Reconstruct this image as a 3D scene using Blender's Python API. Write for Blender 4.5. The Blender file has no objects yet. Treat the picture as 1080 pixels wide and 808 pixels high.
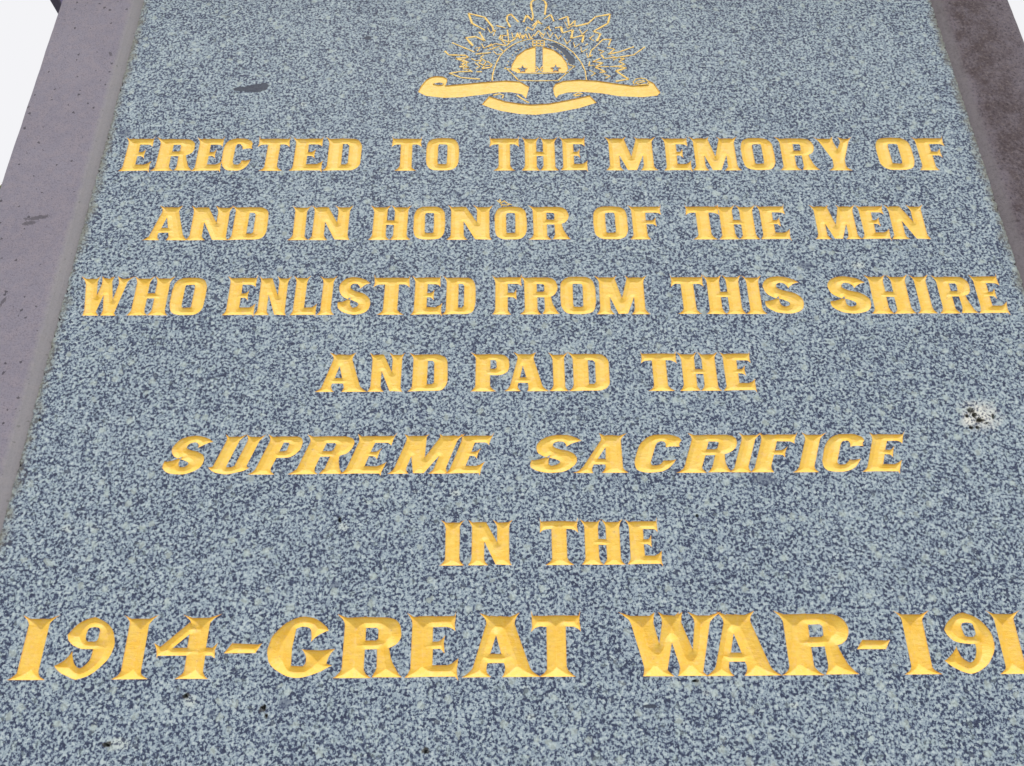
import bpy, math, random
import numpy as np
from mathutils import Vector, Matrix
from mathutils.geometry import delaunay_2d_cdt
random.seed(7); rng = np.random.default_rng(7)
sc = bpy.context.scene
C = sc.collection
ZC = 1.877            # height of the middle of the photographed stretch of the tablet above the ground

# ---------------------------------------------------------------- camera, sky, sun, exposure
cam = bpy.data.cameras.new('camera'); camo = bpy.data.objects.new('camera', cam); C.objects.link(camo)
R3 = Matrix(((0.99995951, 0.00315352, -0.00842826), (-0.00621168, -0.43578529, -0.90002922), (-0.00651118, 0.90004513, -0.43574806)))
M4 = R3.to_4x4(); M4.translation = Vector((-0.0063212, -0.67502191, ZC - 0.32681104))
camo.matrix_world = M4
cam.sensor_width = 36; cam.lens = 870 / 1080 * 36
cam.clip_start = 0.02; cam.clip_end = 2000
sc.camera = camo
sc.view_settings.view_transform = 'Standard'; sc.view_settings.look = 'None'
sc.view_settings.exposure = 0.42; sc.view_settings.gamma = 1.0
SUN_EL, SUN_AZ = math.radians(52), math.radians(183)      # overcast: the sun is a wide soft patch above and behind the camera
w = bpy.data.worlds.new('World'); sc.world = w; w.use_nodes = True
nt = w.node_tree; bg = nt.nodes['Background']
sky = nt.nodes.new('ShaderNodeTexSky'); sky.sky_type = 'NISHITA'; sky.sun_disc = False
sky.sun_elevation = SUN_EL; sky.sun_rotation = SUN_AZ; sky.dust_density = 4.0; sky.air_density = 1.0
mixw = nt.nodes.new('ShaderNodeMix'); mixw.data_type = 'RGBA'
mixw.inputs[0].default_value = 0.90; mixw.inputs[7].default_value = (7.4, 7.35, 7.45, 1)   # a closed layer of white cloud
nt.links.new(sky.outputs[0], mixw.inputs[6]); nt.links.new(mixw.outputs[2], bg.inputs[0])
bg.inputs[1].default_value = 0.10
sl = bpy.data.lights.new('sun', 'SUN'); sl.energy = 1.5; sl.angle = math.radians(38); sl.color = (1.0, 0.97, 0.93)
so = bpy.data.objects.new('sun', sl); C.objects.link(so)
sd = Vector((math.sin(SUN_AZ) * math.cos(SUN_EL), math.cos(SUN_AZ) * math.cos(SUN_EL), math.sin(SUN_EL)))
so.rotation_euler = sd.to_track_quat('Z', 'Y').to_euler(); so.location = (0, -5, 8)

# ---------------------------------------------------------------- helpers
def tag(o, label=None, cat=None, kind=None, group=None):
    for k, v in (('label', label), ('category', cat), ('kind', kind), ('group', group)):
        if v: o[k] = v
    return o
def empty(name, loc, parent=None):
    o = bpy.data.objects.new(name, None); C.objects.link(o); o.empty_display_size = .05
    if parent: o.parent = parent; loc = Vector(loc) - wloc(parent)
    o.location = loc; return o
def wloc(o):
    v = Vector(o.location)
    while o.parent: o = o.parent; v += Vector(o.location)
    return v
def mk(name, V, F, mat, parent=None, origin=None, smooth=False):
    """V in world metres; the object's own origin is `origin` (world)."""
    V = np.asarray(V, float)
    org = np.array(origin if origin is not None else V.mean(0))
    me = bpy.data.meshes.new(name); me.from_pydata((V - org).tolist(), [], [list(map(int, f)) for f in F]); me.update()
    me.materials.append(mat)
    if smooth: me.polygons.foreach_set('use_smooth', [True] * len(me.polygons))
    o = bpy.data.objects.new(name, me); C.objects.link(o)
    if parent: o.parent = parent; o.location = Vector(org) - wloc(parent)
    else: o.location = org
    return o
class NT:
    def __init__(s, name):
        s.m = bpy.data.materials.new(name); s.m.use_nodes = True; s.t = s.m.node_tree; s.b = s.t.nodes['Principled BSDF']
    def n(s, typ, **kw):
        x = s.t.nodes.new(typ)
        for k, v in kw.items():
            if k.startswith('i_'):
                key = k[2:]; key = int(key) if key.isdigit() else key.replace('_', ' ')
                x.inputs[key].default_value = v
            else: setattr(x, k, v)
        return x
    def l(s, a, b): s.t.links.new(a, b)
    def math(s, op, a, b=0.0, clamp=False):
        x = s.n('ShaderNodeMath', operation=op, use_clamp=clamp)
        for i, v in enumerate((a, b)):
            if isinstance(v, (int, float)): x.inputs[i].default_value = v
            else: s.l(v, x.inputs[i])
        return x.outputs[0]
    def mix(s, f, a, b):
        x = s.n('ShaderNodeMix', data_type='RGBA')
        for i, v in ((0, f), (6, a), (7, b)):
            if isinstance(v, (int, float)): x.inputs[i].default_value = v
            elif isinstance(v, tuple): x.inputs[i].default_value = v if len(v) == 4 else (*v, 1)
            else: s.l(v, x.inputs[i])
        return x.outputs[2]
    def ramp(s, f, stops, interp='LINEAR'):
        x = s.n('ShaderNodeValToRGB'); x.color_ramp.interpolation = interp; e = x.color_ramp.elements
        while len(e) < len(stops): e.new(0.5)
        for q, (p, c) in zip(e, stops): q.position = p; q.color = (c, c, c, 1) if isinstance(c, (int, float)) else (*c, 1)
        s.l(f, x.inputs[0]); return x.outputs[0]
    def noise(s, co, sc_, det=2., rough=.5, dist=0.):
        x = s.n('ShaderNodeTexNoise'); x.inputs['Scale'].default_value = sc_; x.inputs['Detail'].default_value = det
        x.inputs['Roughness'].default_value = rough; x.inputs['Distortion'].default_value = dist; s.l(co, x.inputs['Vector']); return x.outputs[0]
    def bump(s, h, st, dist):
        x = s.n('ShaderNodeBump'); x.inputs['Strength'].default_value = st; x.inputs['Distance'].default_value = dist
        s.l(h, x.inputs['Height']); s.l(x.outputs[0], s.b.inputs['Normal']); return x

# ---------------------------------------------------------------- measured data (millimetres on the tablet face, x right, z up from its middle)
PANEL_L, PANEL_R, FRAME_L, FRAME_R = -426.5, 496.0, -521.0, 587.3
MX = 0.0348
LINES = [
  ('a', 245.9, 42.6, 0.0, [('E', -405.3, -374.0), ('R', -373.2, -330.9), ('E', -330.4, -300.4), ('C', -301.5, -270.9), ('T', -266.2, -232.0), ('E', -229.4, -195.5), ('D', -195.0, -156.4), ('T', -125.4, -93.1), ('O', -88.5, -54.0), ('T', -22.3, 9.7), ('H', 12.1, 49.8), ('E', 52.4, 80.9), ('M', 100.1, 153.6), ('E', 160.6, 189.5), ('M', 190.2, 240.7), ('O', 243.4, 278.0), ('R', 281.1, 322.0), ('Y', 323.2, 363.9), ('O', 386.7, 424.5), ('F', 427.5, 460.8)]),
  ('b', 158.8, 39.9, 0.0, [('A', -364.1, -320.0), ('N', -322.1, -280.0), ('D', -281.1, -243.4), ('I', -221.2, -201.2), ('N', -200.7, -159.5), ('H', -141.3, -100.3), ('O', -97.6, -65.9), ('N', -63.3, -18.3), ('O', -16.3, 16.0), ('R', 17.8, 59.1), ('O', 82.9, 117.4), ('F', 118.7, 152.2), ('T', 176.3, 211.2), ('H', 207.6, 247.9), ('E', 249.2, 279.4), ('M', 303.9, 349.8), ('E', 350.6, 379.6), ('N', 380.4, 419.2)]),
  ('c', 72.8, 41.1, 0.0, [('W', -414.3, -364.4), ('H', -363.1, -325.3), ('O', -325.1, -292.2), ('E', -273.2, -243.3), ('N', -243.1, -212.9), ('L', -209.7, -185.0), ('I', -184.5, -168.1), ('S', -165.9, -134.4), ('T', -133.0, -97.2), ('E', -95.3, -66.0), ('D', -65.5, -34.4), ('F', -18.3, 10.3), ('R', 8.5, 45.2), ('O', 46.9, 80.9), ('M', 81.0, 131.1), ('T', 153.8, 186.1), ('H', 186.0, 222.8), ('I', 223.5, 243.0), ('S', 242.4, 279.9), ('S', 305.1, 344.4), ('H', 343.3, 385.2), ('I', 386.9, 405.8), ('R', 408.1, 444.2), ('E', 445.8, 474.7)]),
  ('d', -7.7, 37.6, 0.0, [('A', -177.7, -131.9), ('N', -130.6, -98.8), ('D', -94.2, -58.8), ('P', -37.5, -2.2), ('A', -6.5, 32.7), ('I', 33.8, 51.7), ('D', 52.2, 89.3), ('T', 118.7, 152.5), ('H', 153.1, 190.2), ('E', 192.4, 222.3)]),
  ('e', -86.1, 34.9, 0.36, [('S', -306.1, -271.7), ('U', -264.9, -230.1), ('P', -227.7, -193.5), ('R', -193.2, -147.3), ('E', -148.7, -112.8), ('M', -107.6, -55.5), ('E', -58.2, -27.6), ('S', 11.8, 52.1), ('A', 53.3, 99.8), ('C', 102.2, 138.9), ('R', 142.2, 189.0), ('I', 187.3, 207.4), ('F', 205.4, 239.3), ('I', 243.1, 265.1), ('C', 266.0, 300.6), ('E', 303.8, 336.5)]),
  ('f', -165.6, 36.2, 0.0, [('I', -60.4, -40.6), ('N', -37.0, -0.8), ('T', 21.8, 54.9), ('H', 56.8, 91.8), ('E', 94.4, 123.2)]),
  ('g', -252.6, 46.0, 0.0, [('1', -391.0, -362.3), ('9', -357.4, -313.6), ('1', -310.7, -283.4), ('4', -283.2, -232.4), ('-', -227.5, -198.2), ('G', -194.0, -140.2), ('R', -140.0, -87.9), ('E', -84.4, -43.3), ('A', -39.6, 19.9), ('T', 13.3, 53.8), ('W', 85.4, 165.3), ('A', 150.4, 207.4), ('R', 208.8, 267.6), ('-', 270.5, 298.0), ('1', 304.6, 333.4), ('9', 337.7, 380.8), ('1', 379.1, 406.7)]),
]
LINES[-1][4].append(('9', 409.0, 453.0))
RIBBON_LEFT = [[(-100.8,354.7),(-97.2,364.8),(-92.6,372.5),(-87.1,377.1),(-80.7,378.4),(-74.1,377.5),(-69.5,374.7),(-69.1,370.1),(-71.0,364.4),(-53.6,366.3),(-29.4,369.2),(-5.1,371.6),(11.1,370.3),(21.5,362.2),(17.6,345.0),(13.3,351.2),(1.3,354.2),(-11.6,354.2),(-30.8,350.6),(-53.2,346.9),(-72.4,346.1),(-91.7,348.9)],[(-84.7,367.0),(-77.9,368.7),(-73.4,367.7),(-74.6,365.5),(-79.4,365.0)]]
RIBBON_RIGHT = [[(47.4,360.5),(50.0,366.5),(59.1,371.1),(77.0,372.9),(96.4,371.4),(114.1,367.9),(134.9,364.1),(152.8,365.4),(152.6,372.4),(158.7,368.1),(165.2,353.9),(161.2,349.2),(145.0,346.9),(119.3,348.4),(100.3,352.7),(79.5,354.8),(63.3,353.8),(53.6,350.3),(50.5,345.8),(48.4,350.7)]]
RIBBON_LOWER = [[(-30.7,336.5),(-22.8,348.6),(-5.2,341.1),(9.2,338.0),(22.7,336.3),(42.0,337.7),(62.9,342.8),(87.3,349.7),(94.4,339.0),(75.2,331.2),(51.2,325.1),(27.3,321.5),(9.0,323.0),(-10.0,327.2),(-21.1,331.4)]]
CROWN_LEFT = [[(1.5,387.3),(2.3,395.7),(8.2,409.3),(17.4,418.9),(26.6,423.0),(29.5,423.5),(28.7,383.9),(8.0,383.5)],[(14.3,394.6),(15.6,390.8),(19.2,390.4),(16.5,388.1),(17.4,384.1),(14.2,386.1),(11.2,384.1),(12.1,388.1),(9.3,390.4),(13.0,390.8)]]
CROWN_RIGHT = [[(37.4,423.5),(49.1,419.3),(58.7,409.3),(64.1,398.0),(65.2,389.0),(62.8,384.6),(36.5,383.7)],[(51.4,395.7),(52.6,391.7),(56.5,391.3),(53.8,389.0),(54.6,385.0),(51.1,387.0),(48.1,385.0),(48.9,389.0),(46.0,391.3),(49.9,391.7)]]
DARK_FIELD = [[(44.0,427.6),(51.0,429.5),(62.4,420.2),(73.4,404.3),(73.4,397.1),(66.8,395.7),(64.2,405.9),(58.1,416.8),(50.0,423.5)]]
LINE_FRAME = [[(-19.4,371.4),(-19.1,379.1),(-17.3,389.0),(-14.9,398.0),(-11.6,407.0),(-7.0,415.0),(-1.6,421.4),(5.0,427.1),(11.7,431.1),(19.3,434.1),(26.8,435.7)],[(-1.0,386.4),(9.5,371.8),(27.3,370.9),(53.3,371.4)],[(8.0,383.0),(37.3,382.2),(65.1,383.7)],[(-1.0,386.4),(-5.0,390.8)],[(-5.9,389.5),(1.5,389.0)],[(26.5,432.7),(39.5,432.7),(39.3,424.4),(26.3,424.4),(26.5,432.7)],[(26.4,428.5),(39.4,428.5)],[(30.8,432.7),(30.6,424.4)],[(35.1,432.7),(35.0,424.4)],[(29.7,392.4),(36.4,384.6)],[(36.6,392.4),(29.5,384.6)],[(28.6,389.0),(37.1,389.0)],[(39.5,435.7),(49.4,432.5),(60.9,425.5),(72.1,414.1),(80.5,398.0),(84.1,385.7),(84.8,372.5)],[(65.3,385.0),(53.4,371.4)],[(65.3,385.0),(61.9,382.4)],[(66.1,386.8),(72.9,393.1)],[(65.7,395.7),(72.9,392.4)]]
LINE_RAYS = [[(-47.4,476.7),(-42.9,460.4),(-28.4,449.7)],[(-47.4,476.7),(-28.6,470.4),(-19.2,454.5),(-18.3,447.4)],[(-34.3,446.2),(-28.3,432.2),(-38.4,439.2),(-49.7,437.3),(-41.5,424.8)],[(-64.9,429.4),(-39.7,414.9)],[(-72.8,416.1),(-68.5,410.4),(-49.6,409.7),(-46.2,406.5),(-60.2,404.7),(-46.1,399.1),(-54.2,395.7),(-45.9,391.3),(-55.8,392.4)],[(-43.4,385.0),(-54.0,385.0),(-67.0,382.4),(-53.8,375.8),(-33.5,373.6)],[(-45.9,387.9),(-41.8,384.6)],[(-24.9,423.0),(-15.8,428.0),(-3.3,424.8),(0.1,429.9),(-11.6,435.7),(-9.9,441.5),(-3.2,440.4)],[(-24.9,418.4),(-19.9,419.5),(-14.1,423.0)],[(-38.0,411.5),(-31.4,412.7),(-21.5,413.8)],[(-42.9,404.7),(-37.9,401.3),(-31.3,402.5),(-34.6,398.0),(-28.0,393.5),(-31.2,389.0),(-21.4,391.3),(-19.8,395.7),(-24.7,400.2)],[(-36.9,384.6),(-31.2,384.6)],[(-15.0,456.8),(-4.9,453.3)],[(1.0,454.5),(-3.1,465.2),(-2.3,473.1),(2.0,475.3),(10.4,462.8)],[(-2.4,449.8),(-0.8,429.9),(6.8,435.7),(9.4,445.1)],[(16.3,462.8),(19.9,473.6),(26.5,465.2),(27.5,472.4),(25.4,489.4),(25.8,495.5),(28.8,499.2),(35.8,501.2),(41.4,497.7),(43.3,491.8),(41.2,474.8)],[(18.7,448.6),(20.4,454.5),(27.1,449.8),(32.4,462.8),(37.4,459.3)],[(28.6,440.4),(33.0,448.6),(38.7,441.6)],[(40.6,451.0),(45.8,455.7)],[(15.2,441.5),(16.0,435.7)],[(-18.0,349.7),(-11.6,351.8),(-6.8,349.7),(-8.4,345.4)],[(7.7,349.7),(17.2,341.1),(20.3,339.0)],[(10.2,442.7),(11.8,436.4)],[(26.5,455.7),(32.6,465.2),(37.5,459.3)],[(40.2,467.6),(48.1,474.8),(51.2,464.0)],[(39.8,449.8),(44.2,455.2),(47.4,448.6)],[(57.2,466.4),(67.6,472.0),(68.7,455.7),(75.8,465.2),(75.4,455.7)],[(52.6,453.3),(59.3,454.5),(60.7,445.1),(72.7,449.8),(70.5,436.4),(84.9,441.6),(82.7,429.9)],[(76.3,455.7),(90.9,460.5),(99.9,471.3),(117.1,475.4),(113.7,460.5),(96.1,447.5),(104.4,443.9),(99.6,432.3)],[(85.9,425.3),(88.5,427.6)],[(92.2,417.3),(97.4,423.0),(106.4,434.6),(115.6,435.1),(112.5,425.3)],[(110.7,421.9),(118.9,419.6),(111.7,411.6),(123.6,415.0),(140.7,423.0)],[(103.4,410.4),(106.4,404.8),(123.1,407.0),(139.8,410.4),(153.2,422.6)],[(92.2,417.3),(90.1,409.3)],[(101.4,404.8),(93.0,400.2),(104.4,398.0),(95.9,392.4),(110.6,392.4)],[(95.8,391.3),(106.9,384.6),(100.3,383.5)],[(124.6,404.8),(129.5,404.8),(122.6,400.2),(128.9,395.8),(122.2,393.1),(112.3,392.4)],[(122.1,392.4),(130.2,390.2),(118.4,385.7),(131.5,373.5),(117.5,370.3)],[(69.6,349.7),(74.6,352.9),(79.3,351.8)],[(71.2,348.6),(77.6,349.7)]]
LINE_FINE = [[(-49.5,404.7),(-54.3,401.3),(-47.7,395.7),(-52.4,389.0),(-44.3,387.2)],[(-38.7,398.0),(-32.9,392.4),(-37.7,389.0)],[(-28.9,410.4),(-33.0,405.9),(-26.4,400.2),(-29.6,393.5),(-20.6,394.6)],[(-18.2,416.1),(-14.1,411.1),(-9.1,412.0)],[(-11.6,420.7),(-6.6,415.6)],[(-20.8,427.6),(-18.2,421.8),(-11.6,423.4)],[(-7.4,441.5),(-9.1,433.4),(-4.9,427.6)],[(2.7,445.1),(4.3,436.4),(10.2,439.2)],[(11.9,445.1),(15.1,435.0),(18.6,443.9),(20.5,436.4)],[(-25.1,453.3),(-21.7,445.0),(-15.8,449.7),(-18.3,440.4)],[(-39.0,420.7),(-33.2,422.5),(-36.4,416.1)],[(22.0,443.9),(24.3,436.4),(27.8,442.5)],[(-31.6,427.6),(-29.0,420.7),(-21.6,426.4)],[(34.6,443.4),(37.5,436.4),(40.6,445.1)],[(43.1,445.8),(46.2,437.4),(49.8,445.1)],[(52.2,442.7),(55.4,434.6),(58.9,440.4)],[(62.1,436.4),(65.1,427.6),(69.5,433.4)],[(72.7,429.9),(74.1,421.9),(79.3,427.6)],[(80.8,423.0),(81.3,415.0),(88.1,419.6)],[(87.0,412.7),(87.5,405.9),(93.5,410.4)],[(89.7,400.2),(88.5,393.5),(94.3,394.6)],[(89.0,386.8),(95.4,382.4),(90.3,378.0)],[(100.5,418.4),(107.0,416.1),(101.9,412.7)],[(114.1,409.3),(121.3,405.9),(116.2,402.5)],[(105.0,380.2),(111.4,378.0),(106.4,374.6)],[(80.3,451.0),(83.3,442.8),(89.5,449.8)],[(96.7,441.6),(91.4,436.4),(96.2,432.3)],[(63.9,462.8),(66.9,452.2),(75.5,458.1)]]
CURL = [[(136.7,365.9),(136.6,370.0),(139.6,373.5),(145.5,375.1),(151.0,373.5),(153.6,369.2),(151.3,366.1),(143.9,365.2),(138.7,367.0),(141.0,370.0),(146.0,371.4),(150.0,370.0)]]
DOTS = [(-2.6,394.6),(-1.4,400.2),(0.6,405.2),(3.3,410.2),(6.3,414.7),(10.0,418.4),(13.6,421.6),(18.0,424.4),(22.5,426.2),(44.3,425.8),(49.2,423.0),(54.1,419.3),(58.1,414.8),(61.7,409.3),(64.3,403.6),(65.9,397.5),(45.9,423.9),(39.3,426.2)]
BRUISE = [(419.4,-33.6,21.3,17.8),(407.8,-39.0,10.2,8.3)]
DARK_SPOTS = [(-294.8,358.9,8.3,3.6),(-286.5,358.9,8.3,4.5),(-277.4,360.3,9.3,6.4),(-270.4,362.4,5.2,6.3),(103.4,-275.1,5.8,1.4),(314.2,-208.9,3.8,1.5),(-161.2,437.1,4.3,3.0),(501.4,415.0,4.3,3.0)]
FAINT_SPOTS = [(216.8,-93.4,12.3,6.0),(288.6,126.9,8.4,4.4),(-145.1,-181.6,4.6,3.1),(159.0,-128.4,4.8,2.1),(-408.6,295.4,9.0,6.6),(134.0,-181.6,3.9,2.3),(17.3,-225.6,3.7,2.9),(-229.6,-277.8,2.9,2.7),(-175.6,-271.4,6.5,4.8),(-157.9,-168.5,2.3,1.6)]
PALE_SPOTS = [(-296.3,-299.2,9.9,5.9),(-372.8,-134.1,5.5,4.1),(148.0,-265.9,3.7,2.7),(214.7,-275.1,5.1,2.7),(-248.1,-269.6,6.5,5.5),(-142.2,-133.6,5.5,4.1),(394.0,183.8,9.6,5.9),(499.5,257.1,7.0,7.7),(12.6,-282.0,5.0,2.7),(-49.2,-104.1,5.7,4.2),(339.9,126.8,7.5,5.6),(-224.1,336.8,5.1,4.1),(-443.3,407.4,9.5,8.8)]
PITS = [(411.1,-28.9,4.3,3.3),(414.3,-33.5,3.0,4.2),(417.3,-38.2,4.3,3.2),(413.8,-45.5,2.5,2.3),(407.2,-34.4,1.7,1.9),(423.4,-40.9,2.1,1.8),(407.9,-45.5,3.4,1.8),(430.8,-35.4,2.1,3.2),(-251.7,-265.5,3.3,2.4),(-191.1,-274.7,3.2,3.4),(-188.3,-280.1,1.4,2.0),(-145.8,-127.8,2.4,3.7),(-304.7,-299.8,3.5,2.3),(-66.4,-305.9,2.8,2.6),(-418.8,-35.0,2.5,1.8),(155.4,-125.1,2.4,1.7),(140.1,-256.8,2.9,1.4)]
SCUFFS = [(-471.5, 183.0, 11, 3.5, 2.2), (-479.2, 176.1, 7, 3, 1.0), (-480.9, 84.7, 2, 6, 0.3), (-445.4, 407.4, 2, 4, -0.5), (-524.4, 330.1, 9, 2, 1)]

# ---------------------------------------------------------------- materials
def granite():
    s = NT('blue grey granite'); co = s.n('ShaderNodeTexCoord').outputs['Object']
    # mineral grains: dark worm-like mica clumps in a pale feldspar ground
    warp = s.n('ShaderNodeTexNoise'); warp.inputs['Scale'].default_value = 520; warp.inputs['Detail'].default_value = 1; s.l(co, warp.inputs['Vector'])
    off = s.n('ShaderNodeVectorMath', operation='MULTIPLY_ADD'); s.l(warp.outputs['Color'], off.inputs[0]); off.inputs[1].default_value = (.0022,) * 3; s.l(co, off.inputs[2])
    cw = off.outputs[0]
    vor = s.n('ShaderNodeTexVoronoi', feature='F1'); vor.inputs['Scale'].default_value = 600; s.l(cw, vor.inputs['Vector'])
    sep = s.n('ShaderNodeSeparateColor'); s.l(vor.outputs['Color'], sep.inputs[0])
    vor2 = s.n('ShaderNodeTexVoronoi', feature='F1'); vor2.inputs['Scale'].default_value = 300; s.l(cw, vor2.inputs['Vector'])
    sep2 = s.n('ShaderNodeSeparateColor'); s.l(vor2.outputs['Color'], sep2.inputs[0])
    n1 = s.noise(co, 400, 2.2, .6, .1); big = s.noise(co, 14, 3, .6); mid = s.noise(co, 70, 2, .5)
    g = s.math('MULTIPLY', n1, 1.25)
    g = s.math('ADD', g, s.math('MULTIPLY', sep.outputs[0], .34))
    g = s.math('ADD', g, s.math('MULTIPLY', sep2.outputs[1], .10))
    g = s.math('ADD', g, s.math('MULTIPLY', mid, .20))
    g = s.math('ADD', g, s.math('MULTIPLY', big, .14))        # mean about 1.06
    g = s.math('MULTIPLY_ADD' if False else 'SUBTRACT', g, .56)
    col = s.ramp(g, [(.25, (.040, .050, .095)), (.37, (.080, .106, .180)), (.420, (.150, .192, .280)), (.455, (.270, .340, .418)), (.60, (.368, .450, .520)), (.74, (.510, .585, .620))])
    # sparse larger crystals: black mica books, milky and greenish feldspar
    vor3 = s.n('ShaderNodeTexVoronoi', feature='F1'); vor3.inputs['Scale'].default_value = 120; s.l(cw, vor3.inputs['Vector'])
    sep3 = s.n('ShaderNodeSeparateColor'); s.l(vor3.outputs['Color'], sep3.inputs[0])
    dd3 = s.math('ADD', vor3.outputs['Distance'], s.math('MULTIPLY', s.math('SUBTRACT', n1, .5), .9))
    col = s.mix(s.math('MULTIPLY', s.ramp(dd3, [(.26, .8), (.32, 0.)]), s.ramp(sep3.outputs[0], [(.90, 0.), (.92, 1.)])), col, (.050, .062, .110))
    col = s.mix(s.math('MULTIPLY', s.ramp(dd3, [(.30, .55), (.42, 0.)]), s.ramp(sep3.outputs[1], [(.90, 0.), (.92, 1.)])), col, (.52, .60, .58))
    col = s.mix(s.ramp(sep2.outputs[2], [(.92, 0.), (.95, .22)]), col, (.44, .54, .50))
    sepc = s.n('ShaderNodeSeparateXYZ'); s.l(co, sepc.inputs[0])
    wob = s.math('MULTIPLY', s.math('SUBTRACT', s.noise(co, 160, 3, .7), .5), 1.5)
    def spots(L, lo, hi, wk=1.):
        acc = None
        for x, z, a, b in L:
            dx = s.math('MULTIPLY', s.math('SUBTRACT', sepc.outputs[0], x / 1000 - MX), 1000 / a)
            dz = s.math('MULTIPLY', s.math('SUBTRACT', sepc.outputs[2], z / 1000), 1000 / b)
            d = s.math('ADD', s.math('MULTIPLY', dx, dx), s.math('MULTIPLY', dz, dz))
            acc = d if acc is None else s.math('MINIMUM', acc, d)
        d = s.math('ADD', s.math('SQRT', acc), s.math('MULTIPLY', wob, wk))
        return s.ramp(d, [(lo, 1.), (hi, 0.)])
    f = s.math('MULTIPLY', s.math('MULTIPLY', spots(PALE_SPOTS, .35, 1.1), .70), s.ramp(g, [(.36, .12), (.44, 1.)]))
    col = s.mix(f, col, (.62, .68, .66))
    col = s.mix(s.math('MULTIPLY', s.math('MULTIPLY', spots(BRUISE, .2, 1.2), .85), s.ramp(g, [(.33, .1), (.43, 1.)])), col, (.80, .79, .74))      # crushed pale stone round the chip
    col = s.mix(s.math('MULTIPLY', spots(FAINT_SPOTS, .7, 1.25, 1.2), .6), col, (.085, .105, .175))
    f = s.math('MULTIPLY', spots(DARK_SPOTS, .95, 1.05, .45), .93)
    col = s.mix(f, col, (.046, .056, .088))
    col = s.mix(s.math('MULTIPLY', spots(PITS, .55, 1.35, 2.4), .85), col, (.050, .044, .036))      # chips coloured dark brown with a ragged edge
    # brown dirt that sits along both edges of the tablet
    ed = s.math('SUBTRACT', (PANEL_R - PANEL_L) / 2000, s.math('ABSOLUTE', sepc.outputs[0]))
    ed = s.math('ADD', ed, s.math('MULTIPLY', s.math('SUBTRACT', s.noise(co, 60, 4, .7), .5), .030))
    col = s.mix(s.ramp(ed, [(.0, .75), (.009, .0)]), col, s.mix(s.noise(co, 300, 2, .5), (.07, .075, .085), (.30, .28, .20)))
    s.l(col, s.b.inputs['Base Color'])
    s.l(s.ramp(n1, [(.3, .50), (.7, .65)]), s.b.inputs['Roughness'])
    s.b.inputs['Specular IOR Level'].default_value = .2
    s.bump(s.math('ADD', n1, s.math('MULTIPLY', s.noise(co, 900, 2, .5), .5)), .25, .0006)
    return s.m
def gold(name, k=1.0, worn=.5):
    s = NT(name); co = s.n('ShaderNodeTexCoord').outputs['Object']
    oi = s.n('ShaderNodeObjectInfo').outputs['Random']
    ad = s.n('ShaderNodeVectorMath', operation='ADD'); s.l(co, ad.inputs[0])
    cmb = s.n('ShaderNodeCombineXYZ'); s.l(s.math('MULTIPLY', oi, 9.), cmb.inputs[0]); s.l(s.math('MULTIPLY', oi, 5.), cmb.inputs[2]); s.l(cmb.outputs[0], ad.inputs[1]); co = ad.outputs[0]
    base = s.mix(s.ramp(s.noise(co, 90, 4, .65), [(.35, 0.), (.65, 1.)]), (.97 * k, .585 * k, .070 * k), (.98 * k, .670 * k, .135 * k))
    base = s.mix(s.ramp(s.noise(co, 260, 4, .7), [(.50, 0.), (.70, .65)]), base, (.97 * k, .65 * k, .27 * k))      # pinkish primer showing
    base = s.mix(s.ramp(s.noise(co, 130, 5, .75, .4), [(.645, 0.), (.70, worn)]), base, (.34, .27, .16))             # paint lost, stone and grime
    rim = s.n('ShaderNodeAttribute', attribute_name='rim').outputs['Fac']
    rn = s.math('ADD', rim, s.math('MULTIPLY', s.math('SUBTRACT', s.noise(co, 350, 3, .7), .5), 1.1))
    base = s.mix(s.ramp(rn, [(.10, .48), (.60, 0.)]), base, (.86 * k, .42 * k, .17 * k))       # thin, reddish paint where the brush met the edge
    sc2 = s.n('ShaderNodeMapping'); sc2.inputs['Scale'].default_value = (70, 200, 420); s.l(co, sc2.inputs['Vector'])
    strk = s.noise(sc2.outputs[0], 1., 4, .65)
    s.l(base, s.b.inputs['Base Color'])
    s.b.inputs['Roughness'].default_value = .42; s.b.inputs['Specular IOR Level'].default_value = .45
    s.bump(s.math('ADD', s.math('ADD', s.noise(co, 220, 4, .6), s.math('MULTIPLY', s.noise(co, 900, 2, .6), .3)), s.math('MULTIPLY', strk, .9)), .45, .0010)
    return s.m
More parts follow.
